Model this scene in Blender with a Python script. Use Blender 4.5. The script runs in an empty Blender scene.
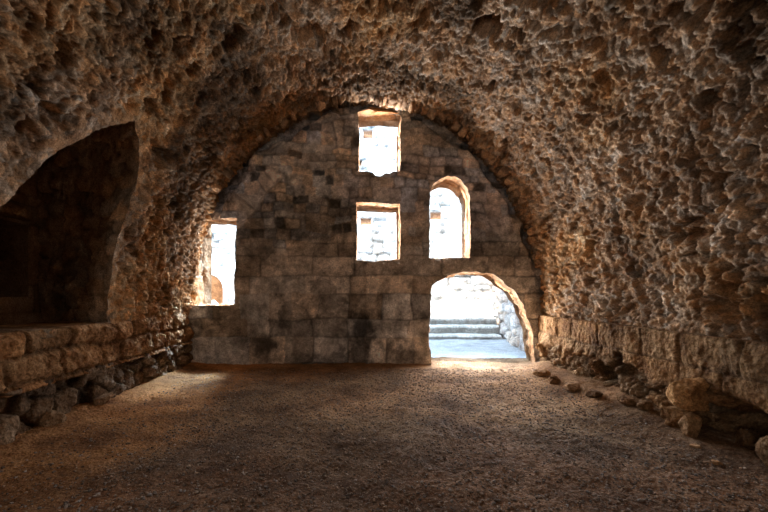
import bpy, math, random
import numpy as np
from mathutils import Vector

# ------------------------------------------------------------------ camera, sky, sun, exposure
sc = bpy.context.scene
COL = sc.collection
cam_d = bpy.data.cameras.new('camera')
cam_d.lens = 18.75
cam_d.sensor_width = 36.0
cam_d.shift_x = 0.0286
cam_d.shift_y = 0.0482
cam_d.clip_start = 0.05
cam = bpy.data.objects.new('camera', cam_d)
cam.location = (0, 0, 1.6)
cam.rotation_euler = (math.pi / 2, 0, 0)
COL.objects.link(cam)
sc.camera = cam

w = bpy.data.worlds.new('sky')
sc.world = w
w.use_nodes = True
wn = w.node_tree.nodes
wl = w.node_tree.links
bg = wn['Background']
bg.inputs['Color'].default_value = (0.46, 0.71, 1.0, 1)
bg.inputs['Strength'].default_value = 2.7

sun_d = bpy.data.lights.new('sun', 'SUN')
sun_d.energy = 3.9
sun_d.angle = math.radians(0.6)
sun_d.color = (1.0, 0.93, 0.82)
sun = bpy.data.objects.new('sun', sun_d)
sun.rotation_euler = Vector((0.45, 0.90, -1.15)).to_track_quat('-Z', 'Y').to_euler()
sun.location = (-6, -10, 20)
COL.objects.link(sun)

# added warm fill lamp behind the camera, no real source there
fill_d = bpy.data.lights.new('rear_fill', 'AREA')
fill_d.shape = 'RECTANGLE'
fill_d.size, fill_d.size_y = 1.2, 2.2
fill_d.energy = 40
fill_d.color = (1.0, 0.90, 0.78)
fill = bpy.data.objects.new('rear_fill', fill_d)
fill.location = (-3.0, -3.6, 2.2)
fill.rotation_euler = Vector((3.2, 10, 0.6)).to_track_quat('-Z', 'Y').to_euler()
COL.objects.link(fill)

# open sky above the courtyard, falling steeply through the left window and the doorway
for p0, p1, sz, pw in [((-3.0, 11.2, 4.7), (-3.5, 7.85, 0), 0.9, 150), ((2.3, 11.6, 4.2), (2.7, 8.3, 0), 1.4, 70)]:
    sk_d = bpy.data.lights.new('sky_glow', 'AREA')
    sk_d.size = sz
    sk_d.energy = pw
    sk_d.spread = math.radians(60)
    sk_d.color = (0.50, 0.74, 1.0)
    sk = bpy.data.objects.new('sky_glow', sk_d)
    sk.location = p0
    sk.rotation_euler = (Vector(p1) - Vector(p0)).to_track_quat('-Z', 'Y').to_euler()
    COL.objects.link(sk)

# daylight coming in through each opening of the end wall
for lx, lz, sx, sz, pw, tilt in [(.39, 5.0, .80, 1.2, 75, 14), (.36, 2.97, .85, 1.1, 60, 10), (1.95, 3.2, .80, 1.5, 80, 10),
                                 (-3.22, 2.3, .80, 1.6, 50, 12), (2.70, 1.0, 2.0, 1.6, 165, 0)]:
    dl_d = bpy.data.lights.new('daylight', 'AREA')
    dl_d.shape = 'RECTANGLE'
    dl_d.size, dl_d.size_y = sx, sz
    dl_d.energy = pw * 0.72
    dl_d.color = (0.95, 0.97, 1.0)
    dl = bpy.data.objects.new('daylight', dl_d)
    dl.location = (lx, 9.45, lz)
    dl.rotation_euler = (-math.pi / 2 + math.radians(tilt), 0, 0)
    COL.objects.link(dl)

vs = sc.view_settings
vs.view_transform = 'Standard'
vs.look = 'None'
vs.exposure = 0.88
vs.gamma = 1.0
vs.use_curve_mapping = False
sc.cycles.max_bounces = 16
sc.cycles.diffuse_bounces = 10

# ------------------------------------------------------------------ numeric noise
def H(*a):
    """hash of integer lattice coordinates -> 0..1"""
    x = np.zeros(np.shape(a[0]), dtype=np.uint64)
    for i, v in enumerate(a):
        k = np.asarray(v).astype(np.int64).astype(np.uint64)
        x = (x ^ (k + np.uint64(0x9E3779B97F4A7C15) + (x << np.uint64(6)) + (x >> np.uint64(2))))
        x = (x ^ (x >> np.uint64(30))) * np.uint64(0xBF58476D1CE4E5B9)
        x = (x ^ (x >> np.uint64(27))) * np.uint64(0x94D049BB133111EB)
        x = x ^ (x >> np.uint64(31))
    return (x >> np.uint64(11)).astype(np.float64) / float(1 << 53)

np.seterr(over='ignore')

def vnoise(x, y, z, seed=0):
    xi, yi, zi = np.floor(x), np.floor(y), np.floor(z)
    fx, fy, fz = x - xi, y - yi, z - zi
    fx, fy, fz = [f * f * (3 - 2 * f) for f in (fx, fy, fz)]
    r = 0
    for dx in (0, 1):
        for dy in (0, 1):
            for dz in (0, 1):
                h = H(xi + dx, yi + dy, zi + dz, np.full_like(xi, seed))
                r = r + h * (fx if dx else 1 - fx) * (fy if dy else 1 - fy) * (fz if dz else 1 - fz)
    return r * 2 - 1

def fbm(x, y, z, scale, octs=4, seed=0, gain=0.5):
    r, a, f = 0, 1.0, 1.0 / scale
    for o in range(octs):
        r = r + a * vnoise(x * f + 17.3 * o, y * f - 9.1 * o, z * f + 3.7 * o, seed + o)
        a *= gain
        f *= 2.03
    return r

def ss(a, b, x):
    t = np.clip((x - a) / (b - a), 0, 1)
    return t * t * (3 - 2 * t)

def voro(u, v, su, sv, seed=0, jit=0.9):
    """cell pattern: gap (distance between nearest and second cell), cell random, second random, offset inside the cell"""
    x, y = u / su, v / sv
    xi, yi = np.floor(x), np.floor(y)
    f1 = np.full_like(x, 9.0)
    f2 = np.full_like(x, 9.0)
    rid = np.zeros_like(x)
    rid2 = np.zeros_like(x)
    ox = np.zeros_like(x)
    oy = np.zeros_like(x)
    for dx in (-1, 0, 1):
        for dy in (-1, 0, 1):
            cx, cy = xi + dx, yi + dy
            s0 = np.full_like(cx, seed)
            px = cx + 0.5 + jit * (H(cx, cy, s0) - 0.5)
            py = cy + 0.5 + jit * (H(cx, cy, s0 + 71) - 0.5)
            d = np.hypot(x - px, y - py)
            closer = d < f1
            f2 = np.where(closer, f1, np.minimum(f2, d))
            rid = np.where(closer, H(cx, cy, s0 + 5), rid)
            rid2 = np.where(closer, H(cx, cy, s0 + 11), rid2)
            ox = np.where(closer, x - px, ox)
            oy = np.where(closer, y - py, oy)
            f1 = np.where(closer, d, f1)
    return f2 - f1, rid, rid2, ox, oy

def masonry(u, v, rows, width, seed=0, wob=0.02):
    """coursed blocks: distance to the nearest joint in metres, block random, second random"""
    u = u + wob * fbm(u, v, np.zeros_like(u), 0.35, 2, seed + 40)
    v = v + wob * fbm(u, v, np.ones_like(u), 0.5, 2, seed + 60)
    rows = np.asarray(rows)
    r = np.clip(np.searchsorted(rows, v) - 1, 0, len(rows) - 2)
    lo, hi = rows[r], rows[r + 1]
    s0 = np.full_like(u, seed)
    wr = width * (0.75 + 0.6 * H(r, s0 + 3))
    t = u / wr + H(r, s0) * 7
    k = np.floor(t)
    bl = lambda q: q + 0.55 * (H(q, r, s0 + 9) - 0.5)
    k = np.where(t < bl(k), k - 1, np.where(t >= bl(k + 1), k + 1, k))
    du = np.minimum(t - bl(k), bl(k + 1) - t) * wr
    dv = np.minimum(v - lo, hi - v)
    # rounded corners
    d = np.minimum(du, dv) - 0.35 * np.clip(0.06 - np.hypot(np.maximum(du, 0), np.maximum(dv, 0)), 0, 1)
    return d, H(k, r, s0 + 21), H(k, r, s0 + 33)

# ------------------------------------------------------------------ mesh helpers
def tag(o, label=None, cat=None, group=None, kind=None):
    if label: o['label'] = label
    if cat: o['category'] = cat
    if group: o['group'] = group
    if kind: o['kind'] = kind
    return o

def empty(name, loc=(0, 0, 0)):
    o = bpy.data.objects.new(name, None)
    o.location = loc
    o.empty_display_size = 0.2
    COL.objects.link(o)
    return o

def link_mesh(name, V, F, mat, tint=None, parent=None, smooth=True):
    V = np.asarray(V, dtype=np.float32)
    F = np.asarray(F, dtype=np.int32)
    me = bpy.data.meshes.new(name)
    n = F.shape[1]
    me.vertices.add(len(V))
    me.vertices.foreach_set('co', V.ravel())
    me.loops.add(F.size)
    me.loops.foreach_set('vertex_index', F.ravel())
    me.polygons.add(len(F))
    me.polygons.foreach_set('loop_start', np.arange(0, F.size, n, dtype=np.int32))
    me.polygons.foreach_set('loop_total', np.full(len(F), n, dtype=np.int32))
    me.polygons.foreach_set('use_smooth', np.full(len(F), smooth, dtype=bool))
    at = me.color_attributes.new('tint', 'FLOAT_COLOR', 'POINT')
    c = np.ones((len(V), 4), dtype=np.float32)
    if tint is not None:
        c[:, :3] = tint
    at.data.foreach_set('color', c.ravel())
    me.update(calc_edges=True)
    me.validate()
    me.materials.append(mat)
    o = bpy.data.objects.new(name, me)
    COL.objects.link(o)
    if parent is not None:
        o.parent = parent
        o.location = -Vector(parent.location)
    return o

def grid_faces(nu, nv, closed_v=False):
    i, j = np.meshgrid(np.arange(nu - 1), np.arange(nv if closed_v else nv - 1), indexing='ij')
    j2 = (j + 1) % nv
    return np.stack([i * nv + j, (i + 1) * nv + j, (i + 1) * nv + j2, i * nv + j2], -1).reshape(-1, 4)

def orient(V, F, point_to):
    """flip all faces if they mostly look away from point_to"""
    c = V[F].mean(1)
    n = np.cross(V[F[:, 1]] - V[F[:, 0]], V[F[:, 2]] - V[F[:, 0]])
    if ((np.asarray(point_to) - c) * n).sum(1).mean() < 0:
        F = F[:, ::-1]
    return F

def inside_poly(x, y, poly):
    r = np.zeros(x.shape, bool)
    n = len(poly)
    for i in range(n):
        x1, y1 = poly[i]
        x2, y2 = poly[(i + 1) % n]
        c = (y1 > y) != (y2 > y)
        with np.errstate(divide='ignore', invalid='ignore'):
            r ^= c & (x < (x2 - x1) * (y - y1) / (y2 - y1 + 1e-12) + x1)
    return r

def nearest_on(x, y, poly):
    bx, by, bd = x.copy(), y.copy(), np.full(x.shape, 1e9)
    n = len(poly)
    for i in range(n):
        a = np.array(poly[i]); b = np.array(poly[(i + 1) % n])
        d = b - a
        t = np.clip(((x - a[0]) * d[0] + (y - a[1]) * d[1]) / (d @ d + 1e-12), 0, 1)
        qx, qy = a[0] + t * d[0], a[1] + t * d[1]
        dist = np.hypot(qx - x, qy - y)
        m = dist < bd
        bx, by, bd = np.where(m, qx, bx), np.where(m, qy, by), np.where(m, dist, bd)
    return bx, by, bd

def snap_to(x, y, poly, cell):
    bb = np.asarray(poly)
    m = (x > bb[:, 0].min() - 2 * cell) & (x < bb[:, 0].max() + 2 * cell) & (y > bb[:, 1].min() - 2 * cell) & (y < bb[:, 1].max() + 2 * cell)
    bx, by, bd = nearest_on(x[m], y[m], poly)
    near = bd < 0.72 * cell
    xs, ys = x[m], y[m]
    xs[near], ys[near] = bx[near], by[near]
    x, y = x.copy(), y.copy()
    x[m], y[m] = xs, ys
    return x, y

def resample(pts, step, wob=0.0, seed=0, closed=True):
    out = []
    n = len(pts)
    for i in range(n if closed else n - 1):
        a = np.array(pts[i], float); b = np.array(pts[(i + 1) % n], float)
        k = max(1, int(round(np.linalg.norm(b - a) / step)))
        for q in range(k):
            out.append(a + (b - a) * q / k)
    if not closed:
        out.append(np.array(pts[-1], float))
    out = np.array(out)
    if wob:
        z = np.zeros(len(out))
        out[:, 0] += wob * fbm(out[:, 0], out[:, 1], z, 0.22, 3, seed)
        out[:, 1] += wob * fbm(out[:, 0], out[:, 1], z + 5, 0.22, 3, seed + 9)
    return out

def add_rock_geo(center, size, seed, n=14, rough=0.16, box=0.45, rot=(0, 0, 0)):
    """an irregular stone: a rounded block worn by noise and a few flat breaks"""
    rng = np.random.default_rng(seed)
    t = np.linspace(-1, 1, n)
    V, F, base = [], [], 0
    for ax in range(3):
        for sg in (-1, 1):
            a, b = np.meshgrid(t, t, indexing='ij')
            P = np.zeros((n, n, 3))
            P[..., ax] = sg
            P[..., (ax + 1) % 3] = a
            P[..., (ax + 2) % 3] = b * sg
            V.append(P.reshape(-1, 3))
            F.append(grid_faces(n, n) + base)
            base += n * n
    V = np.concatenate(V); F = np.concatenate(F)
    key = np.round(V * 1000).astype(int)
    _, first, inv = np.unique(key, axis=0, return_index=True, return_inverse=True)
    V = V[first]; F = inv.reshape(-1)[F]
    s = V / np.linalg.norm(V, axis=1)[:, None]
    V = s * (1 - box) + V * box * 0.82
    o = rng.uniform(-50, 50, 3)
    V = V * (1 + rough * fbm(V[:, 0] + o[0], V[:, 1] + o[1], V[:, 2] + o[2], 0.9, 4, seed))[:, None]
    V = V * (1 + .35 * rough * fbm(V[:, 0] - o[0], V[:, 1], V[:, 2], 0.28, 4, seed + 5, .65))[:, None]
    for k in range(8):
        d = rng.normal(size=3); d /= np.linalg.norm(d)
        h = rng.uniform(0.55, 0.85)
        over = np.clip(V @ d - h, 0, None)
        V = V - over[:, None] * d * 0.85
    V = V * (np.asarray(size) / 2)
    from mathutils import Euler
    R = np.array(Euler(rot).to_matrix())
    V = V @ R.T
    return V + np.asarray(center), F

# ------------------------------------------------------------------ materials
def stone_mat(name, c1, c2, c3, scale=3.0, bump=0.35, fine=60.0, rough=0.93, pits=0.5, speck=0.55):
    m = bpy.data.materials.new(name)
    m.use_nodes = True
    n, l = m.node_tree.nodes, m.node_tree.links
    b = n['Principled BSDF']
    b.inputs['Roughness'].default_value = rough
    b.inputs['Specular IOR Level'].default_value = 0.08
    geo = n.new('ShaderNodeNewGeometry')
    at = n.new('ShaderNodeAttribute'); at.attribute_name = 'tint'
    n1 = n.new('ShaderNodeTexNoise'); n1.inputs['Scale'].default_value = scale
    n1.inputs['Detail'].default_value = 8; n1.inputs['Roughness'].default_value = 0.62
    l.new(geo.outputs['Position'], n1.inputs['Vector'])
    cr = n.new('ShaderNodeValToRGB')
    e = cr.color_ramp.elements
    e[0].position = 0.34; e[0].color = (*c1, 1)
    e[1].position = 0.68; e[1].color = (*c3, 1)
    e2 = e.new(0.5); e2.color = (*c2, 1)
    l.new(n1.outputs['Fac'], cr.inputs['Fac'])
    n2 = n.new('ShaderNodeTexNoise'); n2.inputs['Scale'].default_value = fine
    n2.inputs['Detail'].default_value = 4; n2.inputs['Roughness'].default_value = 0.7
    l.new(geo.outputs['Position'], n2.inputs['Vector'])
    mr = n.new('ShaderNodeMapRange')
    mr.inputs['From Min'].default_value = 0.3; mr.inputs['From Max'].default_value = 0.7
    mr.inputs['To Min'].default_value = 1 - speck; mr.inputs['To Max'].default_value = 1 + speck
    l.new(n2.outputs['Fac'], mr.inputs['Value'])
    mx = n.new('ShaderNodeMixRGB'); mx.blend_type = 'MULTIPLY'; mx.inputs['Fac'].default_value = 1
    l.new(cr.outputs['Color'], mx.inputs['Color1']); l.new(at.outputs['Color'], mx.inputs['Color2'])
    mx2 = n.new('ShaderNodeMixRGB'); mx2.blend_type = 'MULTIPLY'; mx2.inputs['Fac'].default_value = 1
    l.new(mx.outputs['Color'], mx2.inputs['Color1']); l.new(mr.outputs['Result'], mx2.inputs['Color2'])
    l.new(mx2.outputs['Color'], b.inputs['Base Color'])
    vo = n.new('ShaderNodeTexVoronoi'); vo.inputs['Scale'].default_value = fine * 0.35
    l.new(geo.outputs['Position'], vo.inputs['Vector'])
    n3 = n.new('ShaderNodeTexNoise'); n3.inputs['Scale'].default_value = fine * 0.4
    n3.inputs['Detail'].default_value = 6; n3.inputs['Roughness'].default_value = 0.72
    l.new(geo.outputs['Position'], n3.inputs['Vector'])
    ad = n.new('ShaderNodeMath'); ad.operation = 'MULTIPLY_ADD'
    l.new(vo.outputs['Distance'], ad.inputs[0]); ad.inputs[1].default_value = pits
    l.new(n3.outputs['Fac'], ad.inputs[2])
    bp = n.new('ShaderNodeBump'); bp.inputs['Strength'].default_value = bump
    bp.inputs['Distance'].default_value = 0.05
    l.new(ad.outputs['Value'], bp.inputs['Height'])
    l.new(bp.outputs['Normal'], b.inputs['Normal'])
    return m

M_vault = stone_mat('vault_rubble', (.22, .128, .072), (.41, .268, .165), (.58, .425, .295), 2.2, 0.8, 46)
M_end = stone_mat('end_wall_stone', (.27, .225, .185), (.47, .405, .345), (.66, .59, .525), 2.6, 0.7, 46)
M_plinth = stone_mat('plinth_stone', (.17, .095, .05), (.32, .195, .105), (.47, .315, .185), 3.4, 1.0, 44, .95, .9)
M_reveal = stone_mat('reveal_stone', (.21, .105, .048), (.33, .185, .095), (.44, .285, .17), 3.0, 0.6, 40)
M_floor = stone_mat('earth_floor', (.10, .058, .034), (.21, .128, .074), (.34, .222, .136), 1.3, 0.55, 85, 0.95, 0.8, .75)
M_gravel = stone_mat('gravel_stone', (.16, .115, .09), (.29, .22, .175), (.46, .37, .30), 12, 0.2, 60)
M_white = stone_mat('pale_limestone', (.60, .56, .52), (.76, .73, .69), (.86, .84, .80), 1.4, 0.5, 22)
M_ground = stone_mat('pale_gravel_ground', (.42, .42, .42), (.55, .55, .55), (.66, .66, .66), 2.0, 0.9, 40)
M_pink = stone_mat('pink_limestone', (.52, .40, .33), (.70, .58, .50), (.82, .74, .66), 1.6, 0.6, 26)
M_wood = stone_mat('weathered_brown', (.20, .10, .05), (.38, .20, .10), (.50, .29, .16), 3.0, 0.4, 40)

def warm(r, r2, lo=0.7, hi=1.25, hue=0.12):
    b = lo + (hi - lo) * r
    return np.stack([b * (1 + hue * (r2 - .5)), b, b * (1 - 1.2 * hue * (r2 - .5))], -1)

# ------------------------------------------------------------------ profile of the vault
YEND = 8.9
CX, A, B, ZS = 0.10, 3.92, 4.55, 1.33
def vault_x(z, side):
    t = np.clip((z - ZS) / B, 0, 1)
    return CX + side * A * np.sqrt(1 - t * t)

th = np.linspace(0, math.pi, 4001)
prof = np.concatenate([[[CX + A, 1.02]], np.stack([CX + A * np.cos(th), ZS + B * np.sin(th)], -1), [[CX - A, 1.05]]])
seg = np.r_[0, np.cumsum(np.linalg.norm(np.diff(prof, axis=0), axis=1))]
STOT = seg[-1]
def prof_at(s):
    x = np.interp(s, seg, prof[:, 0]); z = np.interp(s, seg, prof[:, 1])
    nx = -(x - CX) / A ** 2; nz = -np.clip(z - ZS, 0, None) / B ** 2
    k = np.hypot(nx, nz)
    return x, z, nx / k, nz / k
def s_of_left(z):
    zz = prof[:, 1][len(prof) // 2:][::-1]; s2 = seg[len(prof) // 2:][::-1]
    return np.interp(z, zz, s2)

# opening of the side recess in the left of the vault, in (y, z)
alcove_yz = [(6.00, 1.16), (6.01, 1.74), (6.04, 2.16), (6.10, 2.57), (6.11, 2.99), (6.03, 3.34), (5.86, 3.62), (5.68, 3.82), (5.46, 3.94), (5.16, 3.77), (4.90, 3.55),
             (4.69, 3.34), (4.50, 3.15), (4.33, 2.89), (4.21, 2.71), (4.06, 2.50), (3.85, 2.25), (3.6, 1.95), (3.3, 1.55), (3.15, 1.16)]
alcove_o = resample(alcove_yz, 0.06, 0.03, 5)

# ------------------------------------------------------------------ ceiling: the rubble barrel vault
def vault_relief(yy, s_, x, z):
    u = yy + 0.07 * fbm(x, yy, z, 0.4, 3, 1)
    v = s_ + 0.07 * fbm(x, yy, z, 0.4, 3, 2)
    edge = ss(6.5, 8.6, yy)                                  # flatter, more regular stones towards the end wall
    g1, r1, q1, ox, oy = voro(u, v, 0.26, 0.17, 4)
    g2, r2, q2, ox2, oy2 = voro(u + .3 + .03 * fbm(x, yy, z, .12, 2, 5), v + .03 * fbm(x, yy, z, .12, 2, 6), 0.105, 0.07, 8)
    g3, r3, q3, _, _ = voro(u, v + .2, 0.50, 0.38, 12)
    g4, r4, q4, ox4, oy4 = voro(u - .1, v + .4, 0.048, 0.036, 16)
    sel = ss(-.25, .30, fbm(x, yy, z, 0.7, 3, 14) - .15)     # where the larger stones still show
    h = fbm(x, yy, z, 1.5, 3, 3) * 0.07
    h = h + sel * (0.035 * ss(0.02, 0.30, g1) + 0.06 * (r1 - 0.5) + 0.09 * (ox * (q1 - .5) + oy * (r1 - .5)))
    h = h + 0.022 * ss(0.02, 0.35, g2) + 0.040 * (r2 - .5) + 0.05 * (ox2 * (q2 - .5) + oy2 * (r2 - .3))
    h = h + 0.008 * ss(0.02, 0.35, g4) + 0.016 * (r4 - .5)
    pit = ss(0.0, 0.25, g1) * (r1 < 0.09)
    pit2 = ss(0.0, 0.25, g2) * (r2 < 0.10)
    pit3 = ss(0.10, 0.5, g3) * (r3 < 0.15) * ss(7.6, 6.4, yy)
    h = h - 0.09 * pit - 0.035 * pit2 - 0.17 * pit3
    m = (x < -2.4) & (yy > 2.8) & (yy < 6.3)
    lip = np.ones_like(h)
    if m.any():
        mouth = np.stack([alcove_o[:, 0], s_of_left(alcove_o[:, 1])], -1)
        lip[m] = .12 + .88 * ss(0, .45, nearest_on(yy[m], s_[m], mouth)[2])
    h = h * lip
    rg = 1 - np.abs(fbm(x, yy, z, 0.22, 4, 24, 0.6))
    h = h + (0.4 + .6 * lip) * (0.030 * fbm(x, yy, z, 0.16, 5, 20, 0.65) - 0.03 * ss(.82, 1.0, rg))
    h = h * (0.35 + 0.65 * ss(0, 0.25, np.minimum(s_, STOT - s_)))
    h = h + 0.015
    r = 0.35 * r1 + 0.40 * r2 + .25 * r4
    t = warm(r, q2, 0.55, 1.42, 0.30)
    joint = 0.66 + 0.34 * np.minimum(1 - sel + sel * ss(0.0, 0.20, g1), 0.35 + 0.65 * ss(0.0, 0.25, g2))
    t = t * joint[:, None]
    # grey, ochre and dark areas of the rubble, darker towards the crown
    p = ss(-.15, .45, fbm(x, yy, z, 2.2, 3, 31))[:, None]
    t = t * (1 - p) + t * p * np.array([.98, 1.0, 1.04])
    dark_patch = ss(.05, .55, fbm(x, yy, z, 1.1, 4, 37) + 0.30 * ss(4.4, 5.8, z) - 0.12)[:, None]
    t = t * (1 - 0.55 * dark_patch)
    ochre = ss(.0, .5, fbm(x, yy, z, 1.4, 3, 43) + 0.5 * (x < -1.2) - .2)[:, None]
    t = t * (1 - ochre) + t * ochre * np.array([1.12, .97, .74])
    pale = ((r2 > 0.94) & (g2 > 0.08))[:, None]
    t = np.where(pale, t * np.array([1.25, 1.28, 1.32]), t)
    return h, t

def build_vault():
    cell = 0.018
    ns = int(STOT / cell)
    y = np.concatenate([np.arange(-3.9, 1.0, 0.10), np.arange(1.0, 2.6, .04), np.arange(2.6, 9.08, cell)])
    s = np.linspace(0, STOT, ns)
    Y, S = np.meshgrid(y, s, indexing='ij')
    hole = np.stack([alcove_o[:, 0], s_of_left(alcove_o[:, 1])], -1)
    sh = Y.shape
    yy, s_ = snap_to(Y.ravel(), S.ravel(), hole, cell)
    x, z, nx, nz = prof_at(s_)
    h, t = vault_relief(yy, s_, x, z)
    V = np.stack([x + nx * h, yy, z + nz * h], -1)
    F = grid_faces(sh[0], sh[1])
    cen_y = yy[F].mean(1); cen_s = s_[F].mean(1)
    F = F[~inside_poly(cen_y, cen_s, hole)]
    F = orient(V, F, (CX, 4, 2.2))
    o = link_mesh('ceiling', V, F, M_vault, t)
    tag(o, 'rough brown rubble stone barrel vault over the whole room', 'vault', kind='structure')
build_vault()

# ------------------------------------------------------------------ end wall with its openings
win_top = [(-.08, 4.30), (.10, 4.30), (.22, 4.27), (.30, 4.21), (.42, 4.20), (.52, 4.28), (.62, 4.26), (.70, 4.33), (.84, 4.32), (.86, 5.0), (.87, 5.70), (.40, 5.74), (-.09, 5.70), (-.06, 5.0)]
win_mid = [(-.13, 2.33), (.30, 2.30), (.84, 2.35), (.85, 3.0), (.85, 3.58), (.40, 3.60), (-.13, 3.62), (-.11, 3.0)]
win_arch = [(1.50, 2.38), (2.40, 2.38), (2.41, 3.2), (2.40, 3.74), (2.34, 3.95), (2.22, 4.10), (2.06, 4.19), (1.90, 4.20), (1.74, 4.14), (1.60, 4.02), (1.51, 3.84), (1.50, 3.2)]
win_left = [(-3.84, 1.33), (-3.2, 1.32), (-2.84, 1.34), (-2.80, 2.3), (-2.78, 3.27), (-3.3, 3.29), (-3.84, 3.30), (-3.84, 2.4)]
door_in = [(1.51, -.12), (3.86, -.12), (3.84, .25), (3.78, .67), (3.62, 1.20), (3.36, 1.66), (3.02, 1.95), (2.76, 2.05), (2.5, 2.08), (2.1, 2.03), (1.76, 1.93), (1.51, 1.76), (1.49, .9)]
TH = 1.0
openings = [
    ('window_1', win_top, 'tall rectangular opening high in the end wall, broken along its bottom edge', 'window', (0, 0, 0, 0), .018),
    ('window_2', win_mid, 'nearly square opening in the middle of the end wall, below the highest window', 'window', (0, 0, 0, 0), .012),
    ('window_3', win_arch, 'round-arched opening in the end wall directly above the doorway', 'window', (0.0, .06, 0, 0), .016),
    ('window_4', win_left, 'tall rectangular opening at the left end of the end wall, above the stone ledge', 'window', (.12, 0.02, 0, 0), .014),
    ('door_1', door_in, 'low arched doorway at the right foot of the end wall, open to the bright courtyard', 'doorway', (0, .20, 0, .0), .03),
]
outl = [resample(p, 0.05, wb, 50 + i) for i, (_, p, _, _, _, wb) in enumerate(openings)]

rows_low = [-.3, 0.02, .62, 1.02, 1.58, 1.98, 2.42, 2.72, 3.05]
def end_relief(x, z):
    """height towards the room and tint of the end wall at (x, z)"""
    z0 = np.zeros_like(x)
    d, r, q = masonry(x, z, rows_low, 0.82, 3, 0.03)
    hrow = np.random.default_rng(4).uniform(.13, .25, 40)
    dg, rr, qq = masonry(x, z + .05 * x + .05 * fbm(x, z, z0, .6, 2, 77), np.r_[-.6, -.6 + np.cumsum(hrow)], .30, 32, .045)
    g = 5 * dg
    g2, rr2, qq2, _, _ = voro(x, z, 0.14, 0.10, 35)
    up = ss(2.35, 3.0, z + 0.35 * fbm(x, z, z0, .9, 3, 70) + .25 * ss(0.3, -1.2, x) * 0)
    kj = ss(-.7, .1, fbm(x, z, z0, .7, 2, 87))
    hl = 0.028 * ss(0.0, 0.035, d) * kj + 0.03 * (r - .5) + 0.025 * fbm(x, z, z0, .35, 5, 72, .6)
    keepj = ss(-.5, .2, fbm(x, z, z0, .5, 2, 86))
    hu = 0.022 * ss(0.0, 0.22, g) * keepj + 0.035 * (rr - .5) + 0.010 * ss(0, .4, g2) + 0.02 * fbm(x, z, z0, .3, 4, 73)
    lost = (rr < 0.085) & (g > 0.08)
    hu = hu - 0.09 * lost * ss(.05, .3, g)
    h = hl * (1 - up) + hu * up
    h = h + 0.025 * fbm(x, z, z0, 1.2, 3, 74)
    h = h + 0.010 * fbm(x, z, z0, .07, 3, 75)
    # pier left of the doorway
    pier = ss(.02, .10, x) * ss(2.45, 2.2, z + .1 * fbm(x, z, z0, .5, 2, 76)) * ss(2.3, 1.4, x)
    h = h + 0.11 * pier
    # dressed strip below and right of the left window
    h = h + 0.06 * ss(-2.42, -2.50, x) * ss(2.9, 2.7, z)
    # deep seam under the vault
    rad = np.sqrt(((x - CX) / A) ** 2 + (np.clip(z - ZS, 0, None) / B) ** 2)
    seam = ss(.935, .985, rad + .03 * fbm(x, z, z0, .4, 2, 79)) * ss(1.9, 2.8, z)
    h = h - 0.32 * seam
    tl = warm(r, q, .62, 1.42, .18) * (1 - 0.48 * kj * (1 - ss(0, .035, d)))[:, None]
    tu = warm(.7 * rr + .3 * rr2, qq, .60, 1.40, .24) * (1 - 0.45 * keepj * (1 - ss(0, .2, g)))[:, None]
    tu = np.where(lost[:, None], tu * .55, tu)
    t = tl * (1 - up[:, None]) + tu * up[:, None]
    t = t * (1 + .24 * fbm(x, z, z0, .22, 5, 88, .65) + .22 * fbm(x, z, z0, .06, 3, 89, .7))[:, None]
    grey = (ss(-.1, .45, fbm(x, z, z0, 1.3, 3, 81)) * up)[:, None]
    t = t * (1 - grey) + t * grey * np.array([1.12, 1.15, 1.30])
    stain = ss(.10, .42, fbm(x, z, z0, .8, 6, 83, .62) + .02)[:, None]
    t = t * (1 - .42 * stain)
    # curved row of large pale blocks following the vault at the upper left
    ang = np.arctan2(np.clip(z - ZS, 0, None) / B, (x - CX) / A)
    dv, rv, qv = masonry(ang * 4.2, rad * 4.2, [3.30, 3.90, 4.3], .40, 91, .03)
    inv = ss(1.70, 1.78, ang) * ss(2.62, 2.5, ang) * ss(.775, .79, rad) * ss(.945, .93, rad) * ss(-.35, .15, fbm(x, z, z0, .5, 3, 94))
    h = h * (1 - inv) + inv * (.05 * ss(0, .045, dv) + .05 * (rv - .5) + .015 * fbm(x, z, z0, .2, 4, 92))
    tv = warm(rv, qv, .75, 1.45, .1) * (.66 + .34 * ss(0, .05, dv))[:, None] * (1 + .25 * fbm(x, z, z0, .1, 4, 93, .65))[:, None] * np.array([1.0, 1.02, 1.08])
    t = t * (1 - inv[:, None]) + tv * inv[:, None]
    # dark patches beside the pier and further left, lime patches low on the wall
    dark_patch = (np.exp(-((x + .05) / .28) ** 2 - ((z - .55) / .75) ** 2) + .8 * np.exp(-((x + 2.1) / .38) ** 2 - ((z - .45) / .22) ** 2))[:, None]
    t = t * (1 - .65 * ss(.25, .7, dark_patch + .35 * fbm(x, z, z0, .3, 5, 84, .65)[:, None] * (dark_patch > .05)))
    lime = sum(np.exp(-((x - a) / b) ** 2 - ((z - c) / d_) ** 2) for a, b, c, d_ in
               [(-1.05, .30, 1.28, .20), (-1.66, .10, .48, .32), (.65, .25, .42, .30), (1.05, .18, .55, .25), (-.95, .12, .35, .2)])
    lime = lime + .75 * np.exp(-((x + 1.6) / .75) ** 2 - ((z - 4.1) / .55) ** 2) + .5 * np.exp(-((x + .9) / .5) ** 2 - ((z - 5.0) / .3) ** 2)
    lime = np.clip(lime * (1 + .8 * fbm(x, z, z0, .16, 3, 85)), 0, 1)[:, None]
    t = t * (1 + .75 * lime)
    return h, t

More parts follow.
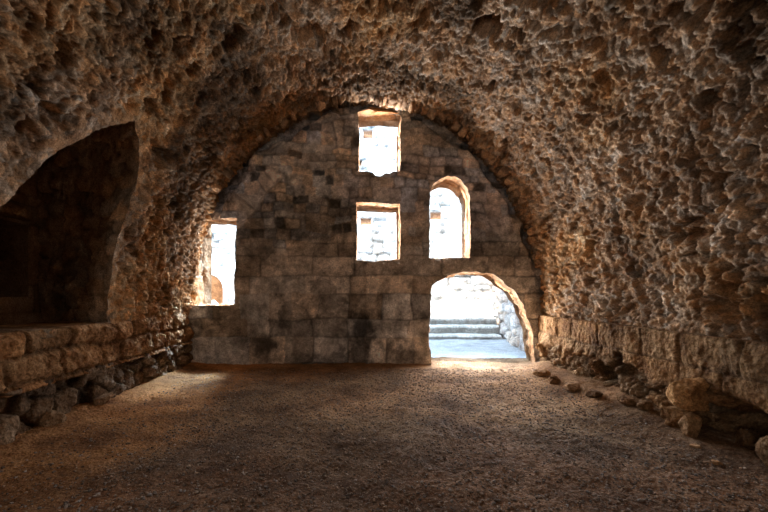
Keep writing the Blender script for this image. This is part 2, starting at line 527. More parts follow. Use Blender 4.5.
def build_end_wall():
    cell = 0.02
    xs = np.arange(-4.5, 4.72, cell); zs = np.arange(-.2, 6.3, cell)
    X, Z = np.meshgrid(xs, zs, indexing='ij')
    sh = X.shape
    x, z = X.ravel(), Z.ravel()
    for p in outl:
        x, z = snap_to(x, z, p, cell)
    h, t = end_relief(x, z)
    V = np.stack([x, YEND - h, z], -1)
    F = grid_faces(*sh)
    cx, cz = x[F].mean(1), z[F].mean(1)
    keep = np.ones(len(F), bool)
    for p in outl:
        keep &= ~inside_poly(cx, cz, p)
    F = orient(V, F[keep], (0, 0, 2))
    # outer face of the same wall
    cell = 0.08
    xs = np.arange(-7, 7.6, cell); zs = np.arange(-.3, 7.2, cell)
    X, Z = np.meshgrid(xs, zs, indexing='ij')
    sh = X.shape
    x2, z2 = X.ravel(), Z.ravel()
    outs = [outer_outline(i) for i in range(len(openings))]
    for p in outs:
        x2, z2 = snap_to(x2, z2, p, cell)
    V2 = np.stack([x2, np.full_like(x2, YEND + TH), z2], -1)
    F2 = grid_faces(*sh)
    cx, cz = x2[F2].mean(1), z2[F2].mean(1)
    keep = np.ones(len(F2), bool)
    for p in outs:
        keep &= ~inside_poly(cx, cz, p)
    F2 = orient(V2, F2[keep], (0, 30, 2)) + len(V)
    Vt = np.concatenate([V, V2]); Ft = np.concatenate([F, F2])
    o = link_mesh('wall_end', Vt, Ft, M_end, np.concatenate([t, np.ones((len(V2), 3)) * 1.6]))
    tag(o, 'grey-brown stone end wall pierced by four windows and a doorway', 'wall', kind='structure')

def outer_outline(i):
    o = outl[i].copy()
    dl, dr, db, dt = openings[i][4]
    cx = (o[:, 0].min() + o[:, 0].max()) / 2; cz = (o[:, 1].min() + o[:, 1].max()) / 2
    o[:, 0] += np.where(o[:, 0] > cx, dr, dl) * np.clip(np.abs(o[:, 0] - cx) / (o[:, 0].max() - cx), 0, 1)
    o[:, 1] += np.where(o[:, 1] > cz, dt, db)
    return o
build_end_wall()

def build_reveals():
    for i, (name, _, label, cat, _, _w) in enumerate(openings):
        a = outl[i]; b = outer_outline(i)
        h, t = end_relief(a[:, 0], a[:, 1])
        n = 40
        f = np.linspace(0, 1, n)[:, None]
        x = a[None, :, 0] * (1 - f) + b[None, :, 0] * f
        z = a[None, :, 1] * (1 - f) + b[None, :, 1] * f
        y = (YEND - h)[None, :] * (1 - f) + (YEND + TH) * f
        sh = x.shape
        x, y, z = x.ravel(), y.ravel(), z.ravel()
        cx, cz = a[:, 0].mean(), a[:, 1].mean()
        per = np.tile(np.r_[0, np.cumsum(np.linalg.norm(np.diff(a, axis=0), axis=1))], n)
        d, r, q = masonry(per, y, [YEND - .6, YEND + .3, YEND + .62, YEND + 1.3], .42, 90 + i, .03)
        w_ = np.repeat(np.sin(np.linspace(0, 1, n) * math.pi) ** .5, sh[1])
        rel = (0.03 * (1 - ss(0, .03, d)) + .05 * (.5 - r) * .8 + (.05 if name == 'door_1' else .022) * fbm(x, y, z, .14, 4, 95, .6)) * w_
        dx, dz = x - cx, z - cz
        k = np.hypot(dx, dz)
        x, z = x + dx / k * rel, z + dz / k * rel
        V = np.stack([x, y, z], -1)
        F = grid_faces(n, sh[1], closed_v=True)
        F = orient(V, F, (cx, YEND + .5, cz))
        t = warm(r, q, .8, 1.15, .2) * (.65 + .35 * ss(0, .03, d))[:, None]
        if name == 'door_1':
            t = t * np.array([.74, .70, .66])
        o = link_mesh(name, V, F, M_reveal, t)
        tag(o, label, cat, kind='structure')
build_reveals()

# ------------------------------------------------------------------ right wall below the vault
XR = 3.86
def right_relief(y, z):
    z0 = np.zeros_like(y)
    d, r, q = masonry(y, z, [.46, .74, 1.12, 1.5], .78, 101, .03)
    d = np.where(z < .5, 1, d)
    g, rr, qq, ox, oy = voro(y + .09 * fbm(y, z, z0, .25, 3, 102), z + .09 * fbm(y, z, z0, .25, 3, 103), .26, .27, 104)
    g2, rr2, qq2, _, _ = voro(y, z, .10, .08, 105)
    low = ss(.62, .46, z + .14 * fbm(y, z, z0, .5, 3, 106))
    ha = .022 * ss(0, .03, d) + .03 * (r - .5) + .016 * fbm(y, z, z0, .22, 5, 107, .6) - .014 * ss(.25, .6, fbm(y, z, z0, .14, 3, 111))
    hb = .06 * ss(.02, .25, g) + .11 * (rr - .6) + .025 * ss(0, .4, g2) + .03 * (rr2 - .5) - .04 + .06 * fbm(y, z, z0, .22, 5, 108, .62)
    hb = hb - .14 * (rr < .16) * ss(0, .25, g)
    hole = np.exp(-((y - 4.12) / .27 + .25 * (z - .1)) ** 4 - ((z - .12) / .30) ** 4)
    h = ha * (1 - low) + hb * low
    h = h - .62 * hole
    h = h + .03 * fbm(y, z, z0, 1.0, 3, 109)
    h = h + .02 * ss(.3, 0, z)
    h = h - .05 * ss(8.2, 8.9, y)
    ta = warm(r, q, .82, 1.18, .16) * (.62 + .38 * ss(0, .03, d))[:, None]
    tb = warm(.6 * rr + .4 * rr2, qq, .6, 1.2, .28) * (.6 + .4 * ss(0, .25, g))[:, None]
    ta = ta * np.array([.92, .82, .69])
    t = ta * (1 - low[:, None]) + tb * low[:, None]
    t = t * (1 - .35 * ss(.1, .6, fbm(y, z, z0, .8, 3, 110))[:, None])
    return h, t
def build_right():
    c = .018
    ys = np.r_[np.arange(-3.9, 2.4, .15), np.arange(2.4, 8.98, c)]
    zs = np.arange(-.25, 1.12, c)
    Y, Z = np.meshgrid(ys, zs, indexing='ij')
    y, z = Y.ravel(), Z.ravel()
    h, t = right_relief(y, z)
    V = np.stack([XR - h, y, z], -1)
    # ledge top under the vault
    Vt = np.stack([np.full(len(ys), CX + A + .25), ys, np.full(len(ys), 1.12)], -1)
    F = grid_faces(*Y.shape)
    nz = len(zs)
    top = np.arange(len(ys)) * nz + nz - 1
    ext = len(V) + np.arange(len(ys))
    F2 = np.stack([top[:-1], ext[:-1], ext[1:], top[1:]], -1)
    V = np.concatenate([V, Vt]); t = np.concatenate([t, t[top]])
    F = np.concatenate([orient(V, F, (0, 5, .5)), orient(V, F2, (3.8, 5, 5))])
    o = link_mesh('wall_right', V, F, M_plinth, t)
    tag(o, 'right side wall foot of two smooth block courses above crumbling rubble', 'wall', kind='structure')
build_right()

# ------------------------------------------------------------------ left stone ledge: block courses on a rubble base
XL = -3.80
def build_left():
    c = .018
    ledge = empty('wall_left', (XL, 5.5, 0))
    tag(ledge, 'low ledge of brown stone blocks running along the foot of the left wall', 'ledge', kind='structure')
    ys = np.r_[np.arange(-3.9, 2.9, .15), np.arange(2.9, 8.97, c)]
    # block courses, front face then top
    zs = np.arange(.50, 1.17, c)
    xt = np.arange(0, 1.02, .03)
    Y, Z = np.meshgrid(ys, zs, indexing='ij')
    y, z = Y.ravel(), Z.ravel()
    z0 = np.zeros_like(y)
    d, r, q = masonry(y, z, [.36, .56, .88, 1.19], .74, 121, .04)
    zb = .16 * fbm(y, z0, z0, .9, 2, 122)
    h = .045 * ss(0, .055, d) + .06 * (r - .5) + .05 * fbm(y, z, z0, .3, 5, 123, .6) + .018 * fbm(y, z, z0, .07, 3, 124)
    h = h - .06 * ss(1.10, 1.18, z + .03 * fbm(y, z, z0, .3, 2, 125)) ** 2
    V = np.stack([XL + h, y, z + .0 * zb], -1)
    t = warm(r, q, .78, 1.2, .22) * (.55 + .45 * ss(0, .05, d))[:, None]
    t = t * np.array([1.10, .93, .76])
    F = orient(V, grid_faces(*Y.shape), (0, 5, .8))
    Y2, X2 = np.meshgrid(ys, xt, indexing='ij')
    nz = len(zs)
    top = np.arange(len(ys)) * nz + nz - 1
    xx = (V[top, 0][:, None] - X2 * 1.0)
    zz = 1.165 + .012 * fbm(Y2, X2, np.zeros_like(Y2), .25, 3, 126)
    zz[:, 0] = V[top, 2]
    V2 = np.stack([xx, Y2, zz], -1).reshape(-1, 3)
    F2 = orient(V2, grid_faces(*Y2.shape), (-4, 5, 9)) + len(V)
    t2 = np.repeat(t[top], len(xt), axis=0)
    # underside lip
    bot = np.arange(len(ys)) * nz
    V3 = np.stack([np.full(len(ys), XL - .2), ys, np.full(len(ys), zs[0])], -1)
    o3 = len(V) + len(V2) + np.arange(len(ys))
    F3 = np.stack([bot[:-1], bot[1:], o3[1:], o3[:-1]], -1)
    Vt = np.concatenate([V, V2, V3])
    F3 = orient(Vt, F3, (-3.8, 5, -9))
    link_mesh('block_course', Vt, np.concatenate([F, F2, F3]), M_plinth, np.concatenate([t, t2, t[bot]]), ledge)
    # rubble base below
    zs = np.arange(-.25, .56, c)
    Y, Z = np.meshgrid(ys, zs, indexing='ij')
    y, z = Y.ravel(), Z.ravel()
    z0 = np.zeros_like(y)
    g, rr, qq, ox, oy = voro(y + .08 * fbm(y, z, z0, .25, 3, 131), z + .07 * fbm(y, z, z0, .25, 3, 132), .33, .27, 133)
    h = .07 * ss(.02, .22, g) + .09 * (rr - .6) + .045 * fbm(y, z, z0, .2, 5, 134, .62) - .01
    h = h - .10 * (rr < .15) * ss(0, .2, g)
    V = np.stack([XL + h, y, z], -1)
    t = warm(rr, qq, .5, .95, .2) * (.5 + .5 * ss(0, .22, g))[:, None]
    F = orient(V, grid_faces(*Y.shape), (0, 5, .3))
    o = link_mesh('rubble_base', V, F, M_plinth, t * np.array([.86, .90, 1.0]), ledge)
    o['label'] = 'dark rubble stones under the ledge blocks'
build_left()

# ------------------------------------------------------------------ side recess in the left wall
XB = -5.15
def build_alcove():
    a = alcove_o
    n = 60
    f = np.linspace(0, 1, n)[:, None]
    y = np.repeat(a[None, :, 0], n, 0)
    z = np.repeat(a[None, :, 1], n, 0)
    # far side runs straight back; upper slope flattens behind the lip
    sa = s_of_left(a[:, 1])
    px, pz, pnx, pnz = prof_at(sa)
    ha, _ = vault_relief(a[:, 0], sa, px, pz)
    y = y + f * np.where(a[:, 0] > 5.4, 6.34 - a[:, 0], 0)[None, :]
    x0 = (px + pnx * ha)[None, :]
    z = z + ((pz + pnz * ha) - a[:, 1])[None, :] * (1 - f)
    x = x0 * (1 - f) + XB * f
    sh = x.shape
    x, y, z = x.ravel(), y.ravel(), z.ravel()
    cy, cz = 4.8, 2.1
    u = np.where(np.repeat((a[:, 0] > 5.4)[None], n, 0).ravel(), x, x)
    per = np.tile(np.r_[0, np.cumsum(np.linalg.norm(np.diff(a, axis=0), axis=1))], n)
    g, rr, qq, _, _ = voro(u, per, .26, .2, 141)
    w_ = np.repeat(ss(0, .12, f[:, 0]), sh[1])
    rel = (.07 * (1 - ss(.02, .25, g)) + .10 * (.5 - rr) + .05 * fbm(x, y, z, .2, 4, 142, .6)) * w_
    dy, dz = y - cy, z - cz
    k = np.hypot(dy, dz)
    flr = z < 1.2
    y = y + np.where(flr, 0, dy / k * rel); z = z + np.where(flr, 0, dz / k * rel)
    V = np.stack([x, y, z], -1)
    F = orient(V, grid_faces(n, sh[1], True), (-4.3, 4.8, 2.1))
    o = link_mesh('wall_recess', V, F, M_vault, warm(rr, qq, .6, 1.1, .25) * (.6 + .4 * ss(0, .2, g))[:, None])
    tag(o, 'dark arched recess cut into the left side of the vault above the ledge', 'recess', kind='structure')
    # back of the recess with a small dark opening
    c = .03
    Y, Z = np.meshgrid(np.arange(2.9, 6.7, c), np.arange(1.0, 4.2, c), indexing='ij')
    hole = resample([(5.20, 1.54), (6.15, 1.54), (6.15, 2.65), (5.20, 2.65)], .05, .008, 8)
    yy, zz = snap_to(Y.ravel(), Z.ravel(), hole, c)
    d, r, q = masonry(yy, zz, [.9, 1.3, 1.7, 2.1, 2.65, 2.95, 3.1, 3.6, 4.4], .5, 151, .02)
    h = .02 * ss(0, .03, d) + .02 * (r - .5) + .02 * fbm(yy, zz, yy * 0, .3, 3, 152)
    V = np.stack([XB + h, yy, zz], -1)
    F = grid_faces(*Y.shape)
    F = orient(V, F[~inside_poly(yy[F].mean(1), zz[F].mean(1), hole)], (0, 4.8, 2))
    t = warm(r, q, .65, 1.05, .2) * (.6 + .4 * ss(0, .03, d))[:, None]
    # the hollow behind
    n = 14
    f = np.linspace(0, 1, n)[:, None]
    hx = XB + .02 - f * .9 + 0 * hole[None, :, 0]
    Vh = np.stack([hx, np.repeat(hole[None, :, 0], n, 0), np.repeat(hole[None, :, 1], n, 0)], -1).reshape(-1, 3)
    Fh = orient(Vh, grid_faces(n, len(hole), True), (XB - .4, 5.7, 2.0)) + len(V)
    yb, zb = np.meshgrid(np.linspace(5.15, 6.2, 8), np.linspace(1.5, 2.7, 10), indexing='ij')
    Vb = np.stack([np.full(yb.size, XB - .88), yb.ravel(), zb.ravel()], -1)
    Fb = orient(Vb, grid_faces(*yb.shape), (0, 5, 2)) + len(V) + len(Vh)
    Va = np.concatenate([V, Vh, Vb])
    ta = np.concatenate([t, np.full((len(Vh) + len(Vb), 3), .7)])
    o = link_mesh('wall_recess_back', Va, np.concatenate([F, Fh, Fb]), M_vault, ta)
    tag(o, 'dark back wall of the left recess with a small square opening', 'wall', kind='structure')
    # lintel over that opening
    V, F = add_rock_geo((XB + .10, 5.66, 2.79), (.30, 1.22, .25), 160, 18, .03, .85)
    o = link_mesh('stone_lintel', V, F, M_plinth)
    tag(o, 'brown stone lintel over the small dark opening inside the left recess', 'lintel')
build_alcove()

# ------------------------------------------------------------------ floor
def floor_z(x, y):
    z0 = np.zeros_like(x)
    z = .03 * fbm(x, y, z0, 1.6, 3, 171) + .012 * fbm(x, y, z0, .3, 3, 172)
    z = z + .16 * ss(3.0, 3.75, x + .12 * fbm(x, y, z0, .7, 2, 173)) * ss(3.6, 5.5, y) * ss(9.2, 8.3, y)
    z = z + .05 * ss(-3.3, -3.8, x)
    z = z + .03 * ss(8.2, 8.8, y) * ss(1.5, 1.2, x)
    return z
def build_floor():
    c = .022
    xs = np.arange(-4.1, 4.3, c)
    ys = np.r_[np.arange(-3.9, 1.0, .12), np.arange(1.0, 2.2, .04), np.arange(2.2, 9.95, c)]
    X, Y = np.meshgrid(xs, ys, indexing='ij')
    x, y = X.ravel(), Y.ravel()
    z0 = np.zeros_like(x)
    z = floor_z(x, y) + .009 * fbm(x, y, z0, .06, 3, 174, .7)
    V = np.stack([x, y, z], -1)
    F = orient(V, grid_faces(*X.shape), (0, 0, 50))
    r = H(np.round(x / .03), np.round(y / .03), z0 + 1)
    p = ss(-.4, .5, fbm(x, y, z0, 1.5, 4, 175))
    t = np.stack([.8 + .35 * p, .78 + .26 * p, .73 + .18 * p], -1) * (.8 + .4 * r)[:, None]
    # trodden sandy strip along the left ledge; grey gravel on the near floor
    sand = (ss(-1.7, -2.6, x + .35 * fbm(x, y, z0, .9, 3, 176)))[:, None]
    t = t * (1 - sand) + t * sand * np.array([1.55, 1.25, .92])
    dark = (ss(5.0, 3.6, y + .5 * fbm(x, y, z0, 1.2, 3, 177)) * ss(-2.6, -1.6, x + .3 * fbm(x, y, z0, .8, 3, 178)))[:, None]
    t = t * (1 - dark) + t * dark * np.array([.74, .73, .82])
    door_spill = (np.exp(-((x - 2.5 - .05 * (8.5 - y)) / .75) ** 2) * ss(3.4, 5.5, y))[:, None]  # bluish daylight spill from the doorway, painted into the floor tint
    t = t * (1 - door_spill) + t * door_spill * np.array([1.35, 1.42, 1.5])
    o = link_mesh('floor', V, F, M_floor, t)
    tag(o, 'brown trodden earth and gravel floor of the vaulted room', 'floor', kind='structure')
    # loose gravel on it
    rng = np.random.default_rng(7)
    N = 26000
    ico = np.array([(-1, 1.618, 0), (1, 1.618, 0), (-1, -1.618, 0), (1, -1.618, 0), (0, -1, 1.618), (0, 1, 1.618), (0, -1, -1.618), (0, 1, -1.618),
                    (1.618, 0, -1), (1.618, 0, 1), (-1.618, 0, -1), (-1.618, 0, 1)]) / 1.902
    icf = np.array([(0, 11, 5), (0, 5, 1), (0, 1, 7), (0, 7, 10), (0, 10, 11), (1, 5, 9), (5, 11, 4), (11, 10, 2), (10, 7, 6), (7, 1, 8),
                    (3, 9, 4), (3, 4, 2), (3, 2, 6), (3, 6, 8), (3, 8, 9), (4, 9, 5), (2, 4, 11), (6, 2, 10), (8, 6, 7), (9, 8, 1)])
    gx = rng.uniform(-3.3, 3.45, N)
    gy = 2.6 + 5.75 * rng.uniform(0, 1, N) ** 1.35
    keep = (gx > -2.3) | (rng.uniform(0, 1, N) < .3)
    gx, gy = gx[keep], gy[keep]
    N = len(gx)
    rad = .005 + .010 * rng.uniform(0, 1, N) ** 2.5
    Vg = ico[None] * rng.uniform(.6, 1.3, (N, 12, 1)) * rad[:, None, None] * np.stack([rng.uniform(.8, 1.4, N), rng.uniform(.8, 1.4, N), rng.uniform(.5, .9, N)], -1)[:, None, :]
    Vg = Vg + np.stack([gx, gy, floor_z(gx, gy) + .3 * rad], -1)[:, None, :]
    Fg = (icf[None] + 12 * np.arange(N)[:, None, None]).reshape(-1, 3)
    tg = np.repeat(warm(rng.uniform(0, 1, N), rng.uniform(0, 1, N), .45, 1.1, .25), 12, 0)
    o = link_mesh('gravel', Vg.reshape(-1, 3), Fg, M_gravel, tg, smooth=False)
    tag(o, 'fine brown gravel strewn across the earth floor', 'gravel', kind='stuff')
build_floor()

# ------------------------------------------------------------------ ring of small stones where the vault meets the end wall
def build_ring():
    rng = np.random.default_rng(3)
    Vs, Fs, Ts, base = [], [], [], 0
    s = 1.2
    while s < STOT - 2.6:
        wd = rng.uniform(.08, .24)
        if s > .56 * STOT and rng.uniform() < .6 or rng.uniform() < .12:
            s += wd
            continue
        x, z, nx, nz = [float(v) for v in prof_at(s)]
        ang = math.atan2(-nx, -nz)
        dep = rng.uniform(.22, .40)
        lg = rng.uniform(.30, .55)
        off = rng.uniform(-.06, .05)
        V, F = add_rock_geo((0, 0, 0), (wd * 1.05, lg, dep), 300 + len(Vs), 9, .22, .45, (0, 0, 0))
        ca, sa = math.cos(ang + rng.uniform(-.1, .1)), math.sin(ang)
        X = V[:, 0] * nz * -1 + V[:, 2] * nx
        Z = V[:, 0] * nx + V[:, 2] * nz
        Vn = np.stack([X + x + nx * off, V[:, 1] + YEND - .20 + rng.uniform(-.06, .06), Z + z + nz * off], -1)
        Vs.append(Vn); Fs.append(F + base); base += len(Vn)
        Ts.append(np.repeat(warm(np.array([rng.uniform()]), np.array([rng.uniform()]), .7, 1.3, .25), len(Vn), 0))
        s += wd
    o = link_mesh('trim_1', np.concatenate(Vs), np.concatenate(Fs), M_vault, np.concatenate(Ts))
    tag(o, 'ring of thin brown stones edging the vault where it meets the end wall', 'arch', kind='structure')
build_ring()

# ------------------------------------------------------------------ lintel of the highest window, loose stones
V, F = add_rock_geo((.39, 9.30, 5.76), (1.14, .62, .16), 401, 20, .05, .85)
o = link_mesh('stone_lintel', V, F, M_reveal, np.tile([1.05, .95, .8], (len(V), 1)))
tag(o, 'orange-brown lintel slab across the top of the highest window', 'lintel')

def rock(name, x, y, size, seed, label, mat=M_plinth, tint=(1, 1, 1), sink=.2, rot=(0, 0, 0), z=None, cat='stone', n=26, box=.5, group=None, rough=.26):
    gz = float(floor_z(np.array([x]), np.array([y]))[0]) if z is None else z
    V, F = add_rock_geo((0, 0, 0), size, seed, n, rough, box, rot)
    V[:, 2] -= V[:, 2].min() + sink * size[2]
    o = link_mesh(name, V, F, mat, np.tile(tint, (len(V), 1)))
    o.location = (x, y, gz)
    tag(o, label, cat, group)
    return o

G1 = 'stones fallen along the foot of the right wall'
rock('boulder', 3.66, 4.55, (.34, .44, .40), 501, 'rounded orange-brown boulder standing out of the foot of the right wall', tint=(1.5, 1.3, 1.0), z=.30, sink=0, group=G1)  # tint also raised to paint in the light on this boulder
rock('boulder', 3.66, 4.62, (.26, .24, .32), 502, 'upright brown stone under the orange-brown boulder at the right wall', tint=(1.0, .92, .8), group=G1)
rock('boulder', 3.60, 4.40, (.18, .20, .34), 503, 'pale upright stone beside the dark hollow in the right wall', tint=(1.35, 1.35, 1.3), group=G1)
rock('boulder', 3.98, 4.10, (.22, .24, .22), 504, 'dark block sitting inside the hollow at the foot of the right wall', tint=(.5, .5, .5), z=.02, sink=.1, group=G1, box=.6)
rock('boulder', 3.68, 3.58, (.22, .26, .36), 505, 'large brown stone on the near side of the dark hollow in the right wall', tint=(.85, .82, .78), group=G1)
rock('boulder', 3.72, 4.86, (.22, .22, .24), 506, 'small brown stone just beyond the orange-brown boulder', tint=(.95, .9, .8), group=G1)
rock('boulder', 3.62, 5.12, (.20, .18, .16), 507, 'angular brown stone on the earth bank, third beyond the orange-brown boulder', tint=(.9, .85, .8), group=G1)
rock('boulder', 3.60, 5.45, (.16, .26, .15), 508, 'flat brown stone lying midway along the right bank', tint=(.95, .9, .85), group=G1)
rock('boulder', 3.46, 5.95, (.18, .30, .16), 509, 'long dark stone at the edge of the right bank', tint=(.7, .68, .66), group=G1)
rock('boulder', 3.36, 6.45, (.22, .34, .15), 510, 'flat slab edging the right bank between doorway and boulders', tint=(1, .92, .82), group=G1)
rock('boulder', 3.34, 6.95, (.20, .26, .16), 511, 'brown stone edging the bank, second in from the doorway', tint=(1.05, .95, .85), group=G1)
rock('boulder', 3.36, 7.45, (.30, .40, .14), 512, 'low flat stone on the bank closest to the doorway', tint=(1.15, 1.05, .95), group=G1)
rock('boulder', 3.42, 4.12, (.10, .09, .05), 513, 'small pale stone lying in front of the dark hollow', tint=(1.6, 1.6, 1.6), group=G1)
rock('boulder', 3.30, 3.72, (.09, .08, .05), 514, 'small white pebble on the floor at the lower right', tint=(1.9, 1.85, 1.8), group=G1)
rock('pebble', -.56, 5.30, (.05, .04, .03), 521, 'tiny pale pebble alone in the middle of the floor', tint=(1.8, 1.6, 1.4), cat='pebble', n=8)
rock('boulder', -3.66, 4.75, (.20, .30, .20), 531, 'dark rounded stone lying under the near part of the left ledge', tint=(.7, .66, .64))
rock('boulder', -3.66, 5.65, (.20, .40, .16), 532, 'dark flat stone lying under the middle of the left ledge', tint=(.75, .7, .68))

# ------------------------------------------------------------------ courtyard beyond the openings
YC = 17.5
def courtyard():
    c = .06
    X, Z = np.meshgrid(np.arange(-13, 9, c), np.arange(-.3, 10.8, c), indexing='ij')
    x, z = X.ravel(), Z.ravel()
    z0 = np.zeros_like(x)
    rng = np.random.default_rng(12)
    rows = np.r_[-.5, -.5 + np.cumsum(rng.uniform(.24, .42, 40))]
    d, r, q = masonry(x, z, rows, .62, 201, .07)
    lost = (r < .05)
    h = .07 * ss(0, .09, d) + .06 * (r - .5) + .03 * fbm(x, z, z0, .3, 3, 202) - .10 * lost
    t = warm(r, q, .85, 1.1, .10)
    jn = np.clip(.35 + .9 * fbm(x, z, z0, .8, 3, 204) + .45 * ss(4.5, 2.5, z), 0, 1)
    t = t * (1 - .62 * jn * (1 - ss(.0, .07, d)))[:, None]
    t = t * (1 - .55 * ss(.45, .8, fbm(x, z, z0, .35, 4, 203))[:, None])
    for hx, hz, a, b in [(.18, 4.72, .24, .15), (3.24, 4.97, .22, .15), (.25, 8.55, .22, .16), (-.1, 7.3, .12, .1)]:
        m = (np.abs(x - hx) < a) & (np.abs(z - hz) < b)
        h = np.where(m, h - .20, h)
        t = np.where(m[:, None], t * np.array([.62, .34, .20]), t)
    V = np.stack([x, YC - h, z], -1)
    F = orient(V, grid_faces(*X.shape), (0, 0, 5))
    o = link_mesh('wall_courtyard', V, F, M_white, t)
    tag(o, 'tall pale sunlit block wall across the courtyard, seen through the openings', 'wall', kind='structure')
    # side wall right of the doorway, running back to the courtyard wall
    c = .05
    L0, L1 = np.array([4.30, 9.85]), np.array([5.75, YC + .1])
    ln = np.linalg.norm(L1 - L0); dr = (L1 - L0) / ln; nn = np.array([-dr[1], dr[0]])
    S, Z = np.meshgrid(np.arange(0, ln, c), np.arange(-.2, 4.5, c), indexing='ij')
    s, z = S.ravel(), Z.ravel()
    g, rr, qq, _, _ = voro(s, z, .42, .32, 211)
    h = .14 * ss(.02, .35, g) + .18 * (rr - .5) + .05 * fbm(s, z, s * 0, .3, 3, 212)
    P = L0[None] + dr[None] * s[:, None] + nn[None] * h[:, None]
    V = np.stack([P[:, 0], P[:, 1], z], -1)
    F = orient(V, grid_faces(*S.shape), (0, 13, 2))
    t = warm(rr, qq, .75, 1.2, .14) * (.42 + .58 * ss(0, .25, g))[:, None]
    o = link_mesh('wall_passage', V, F, M_pink, t)
    tag(o, 'pale pinkish rubble wall outside, right of the doorway', 'wall', kind='structure')
    # ground
    c = .07
    X, Y = np.meshgrid(np.arange(-13, 7, c), np.arange(9.9, YC + .2, c), indexing='ij')
    x, y = X.ravel(), Y.ravel()
    z = .02 * fbm(x, y, x * 0, .8, 3, 221) - .02
    V = np.stack([x, y, z], -1)
    F = orient(V, grid_faces(*X.shape), (0, 13, 40))
    o = link_mesh('ground', V, F, M_ground, np.tile([.98, 1.0, 1.04], (len(V), 1)))
    tag(o, 'pale gravel ground of the courtyard beyond the doorway', 'ground', kind='structure')
    # steps
    st = empty('stone_steps', (3.4, 14.2, 0))
    tag(st, 'pale worn stone steps outside, rising beyond the doorway', 'steps')
    for k, (y0, y1, z1) in enumerate([(13.9, 14.5, .13), (14.45, 15.05, .42), (15.0, 15.7, .70)]):
        xs = np.arange(1.2, (4.88, 5.0, 5.1)[k], .05)
        zz = np.linspace(-.05, 1, 12)
        pr = np.array([(y0, -.05 if k == 0 else z1 - .45)] + [(y0, z1 - .05 - (z1 - .05 + .05) * (1 - q)) for q in np.linspace(.2, 1, 6)] + [(y0 + .03, z1)] + [(y, z1) for y in np.linspace(y0 + .08, y1, 10)])
        Xs = np.repeat(xs, len(pr)); Yp = np.tile(pr[:, 0], len(xs)); Zp = np.tile(pr[:, 1], len(xs))
        d, r, q = masonry(Xs, Zp * 0 + .2, [0, .4], .55, 230 + k, .01)
        Yp = Yp - .05 * (r - .5) + .04 * (1 - ss(0, .05, d)) + .03 * fbm(Xs, Yp, Zp, .2, 3, 233)
        Zp = Zp + .02 * fbm(Xs, Yp, Zp, .4, 2, 234)
        V = np.stack([Xs, Yp, Zp], -1)
        F = orient(V, grid_faces(len(xs), len(pr)), (3, 12, 4))
        # shade on the risers and sunlight on the treads painted into the tint
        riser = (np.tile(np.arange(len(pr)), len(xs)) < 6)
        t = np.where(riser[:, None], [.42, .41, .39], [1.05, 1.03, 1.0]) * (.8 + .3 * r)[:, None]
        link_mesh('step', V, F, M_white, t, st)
    # terrace rising behind the steps
    X, Y = np.meshgrid(np.arange(0.9, 6, .08), np.linspace(15.6, YC + .1, 24), indexing='ij')
    x, y = X.ravel(), Y.ravel()
    z = .69 + (y - 15.6) / (YC - 15.6) * .46 + .02 * fbm(x, y, x * 0, .5, 3, 241)
    V = np.stack([x, y, z], -1)
    o = link_mesh('terrace', V, orient(V, grid_faces(*X.shape), (3, 16, 30)), M_white, np.tile([1.1, 1.08, 1.04], (len(V), 1)))
    tag(o, 'bright sloping terrace between the outdoor steps and the courtyard wall', 'terrace', kind='structure')
    # arched brown doorway far left, seen through the left window
    ad = empty('door_2', (-6.65, YC - .15, 0))
    tag(ad, 'brown arched door in the courtyard wall, glimpsed through the left window', 'door', kind='structure')
    arc = [(-7.3, 0.0)] + [(-6.65 - .65 * math.cos(a), 1.75 + .66 * math.sin(a)) for a in np.linspace(0, math.pi, 24)] + [(-6.0, 0.0)]
    def prism(name, pts, y0, y1, mat, tint):
        pts = np.array(pts)
        n = len(pts)
        c = pts.mean(0)
        V = np.concatenate([np.c_[pts[:, 0], np.full(n, y0), pts[:, 1]], np.c_[pts[:, 0], np.full(n, y1), pts[:, 1]], [[c[0], y0, c[1]]], [[c[0], y1, c[1]]]])
        F = []
        for i in range(n):
            j = (i + 1) % n
            F += [(i, j, 2 * n), (n + j, n + i, 2 * n + 1), (i, n + i, n + j), (i, n + j, j)]
        return link_mesh(name, V, F, mat, np.tile(tint, (len(V), 1)), ad, smooth=False)
    prism('door_panel', arc, YC - .17, YC + .05, M_wood, (.8, .66, .55))
    # its stone surround
    out = [(-7.3 - .14, 0)] + [(-6.65 - .79 * math.cos(a), 1.75 + .80 * math.sin(a)) for a in np.linspace(0, math.pi, 24)] + [(-5.86, 0)]
    a_, b_ = np.array(arc), np.array(out)
    n = len(a_)
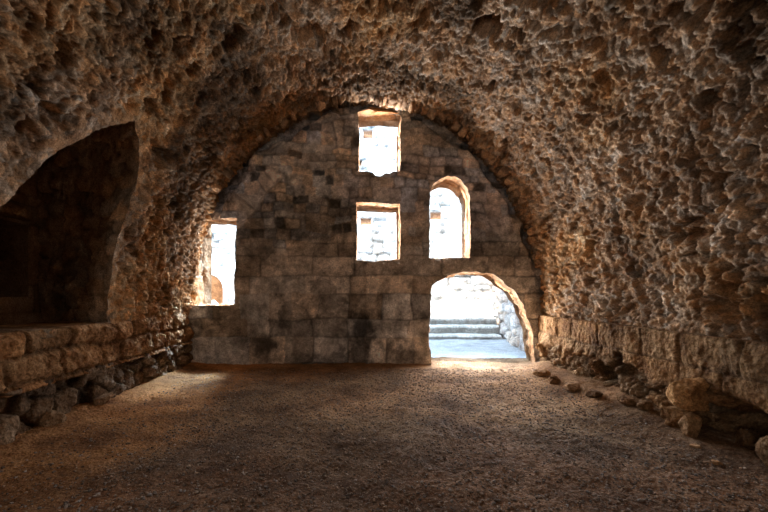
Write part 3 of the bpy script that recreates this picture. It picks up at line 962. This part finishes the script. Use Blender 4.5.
    V = np.concatenate([np.c_[a_[:, 0], np.full(n, YC - .24), a_[:, 1]], np.c_[b_[:, 0], np.full(n, YC - .24), b_[:, 1]], np.c_[b_[:, 0], np.full(n, YC), b_[:, 1]], np.c_[a_[:, 0], np.full(n, YC - .1), a_[:, 1]]])
    F = np.concatenate([np.stack([np.arange(n - 1) + p * n, np.arange(n - 1) + 1 + p * n, np.arange(n - 1) + 1 + ((p + 1) % 4) * n, np.arange(n - 1) + ((p + 1) % 4) * n], -1) for p in range(4)])
    link_mesh('stone_surround', V, F, M_white, np.ones((len(V), 3)), ad, smooth=False)
    V, F = add_rock_geo((0, 0, 0), (.62, .55, 1.62), 610, 18, .03, .85)
    V[:, 2] -= V[:, 2].min()
    o = link_mesh('stone_pillar', V, F, M_white, np.ones((len(V), 3)))
    o.location = (-5.95, 16.5, -.03)
    tag(o, 'short pale block pillar standing before the brown arched door', 'pillar')
courtyard()

# ------------------------------------------------------------------ mass of the building around the vault
def slab(name, x0, x1, y0, y1, z0, z1, label, cat):
    V = np.array([(x, y, z) for x in (x0, x1) for y in (y0, y1) for z in (z0, z1)])
    F = [(0, 1, 3, 2), (4, 6, 7, 5), (0, 4, 5, 1), (2, 3, 7, 6), (0, 2, 6, 4), (1, 5, 7, 3)]
    o = link_mesh(name, V, F, M_end, np.full((8, 3), 1.2), smooth=False)
    tag(o, label, cat, kind='structure')
slab('light_stop_slab', -7, 7.5, -4.4, YEND + TH - .02, -.7, -.4, 'unseen slab added under the room to block light', 'ground')  # unseen slab, added to keep sky light from leaking in below
slab('roof', -7, 7.5, -4.4, YEND + TH, 6.9, 7.2, 'flat stone roof above the vault', 'roof')
slab('wall_outer_left', -7, -6.6, -4.4, YEND + TH - .02, -.3, 6.9, 'outer side wall behind the left of the vault', 'wall')
slab('wall_outer_right', 7.1, 7.5, -4.4, YEND + TH - .02, -.3, 6.9, 'outer side wall behind the right of the vault', 'wall')
slab('wall_rear', -6.6, 7.1, -4.4, -4.0, -.3, 6.9, 'rear wall of the room, behind the viewer', 'wall')
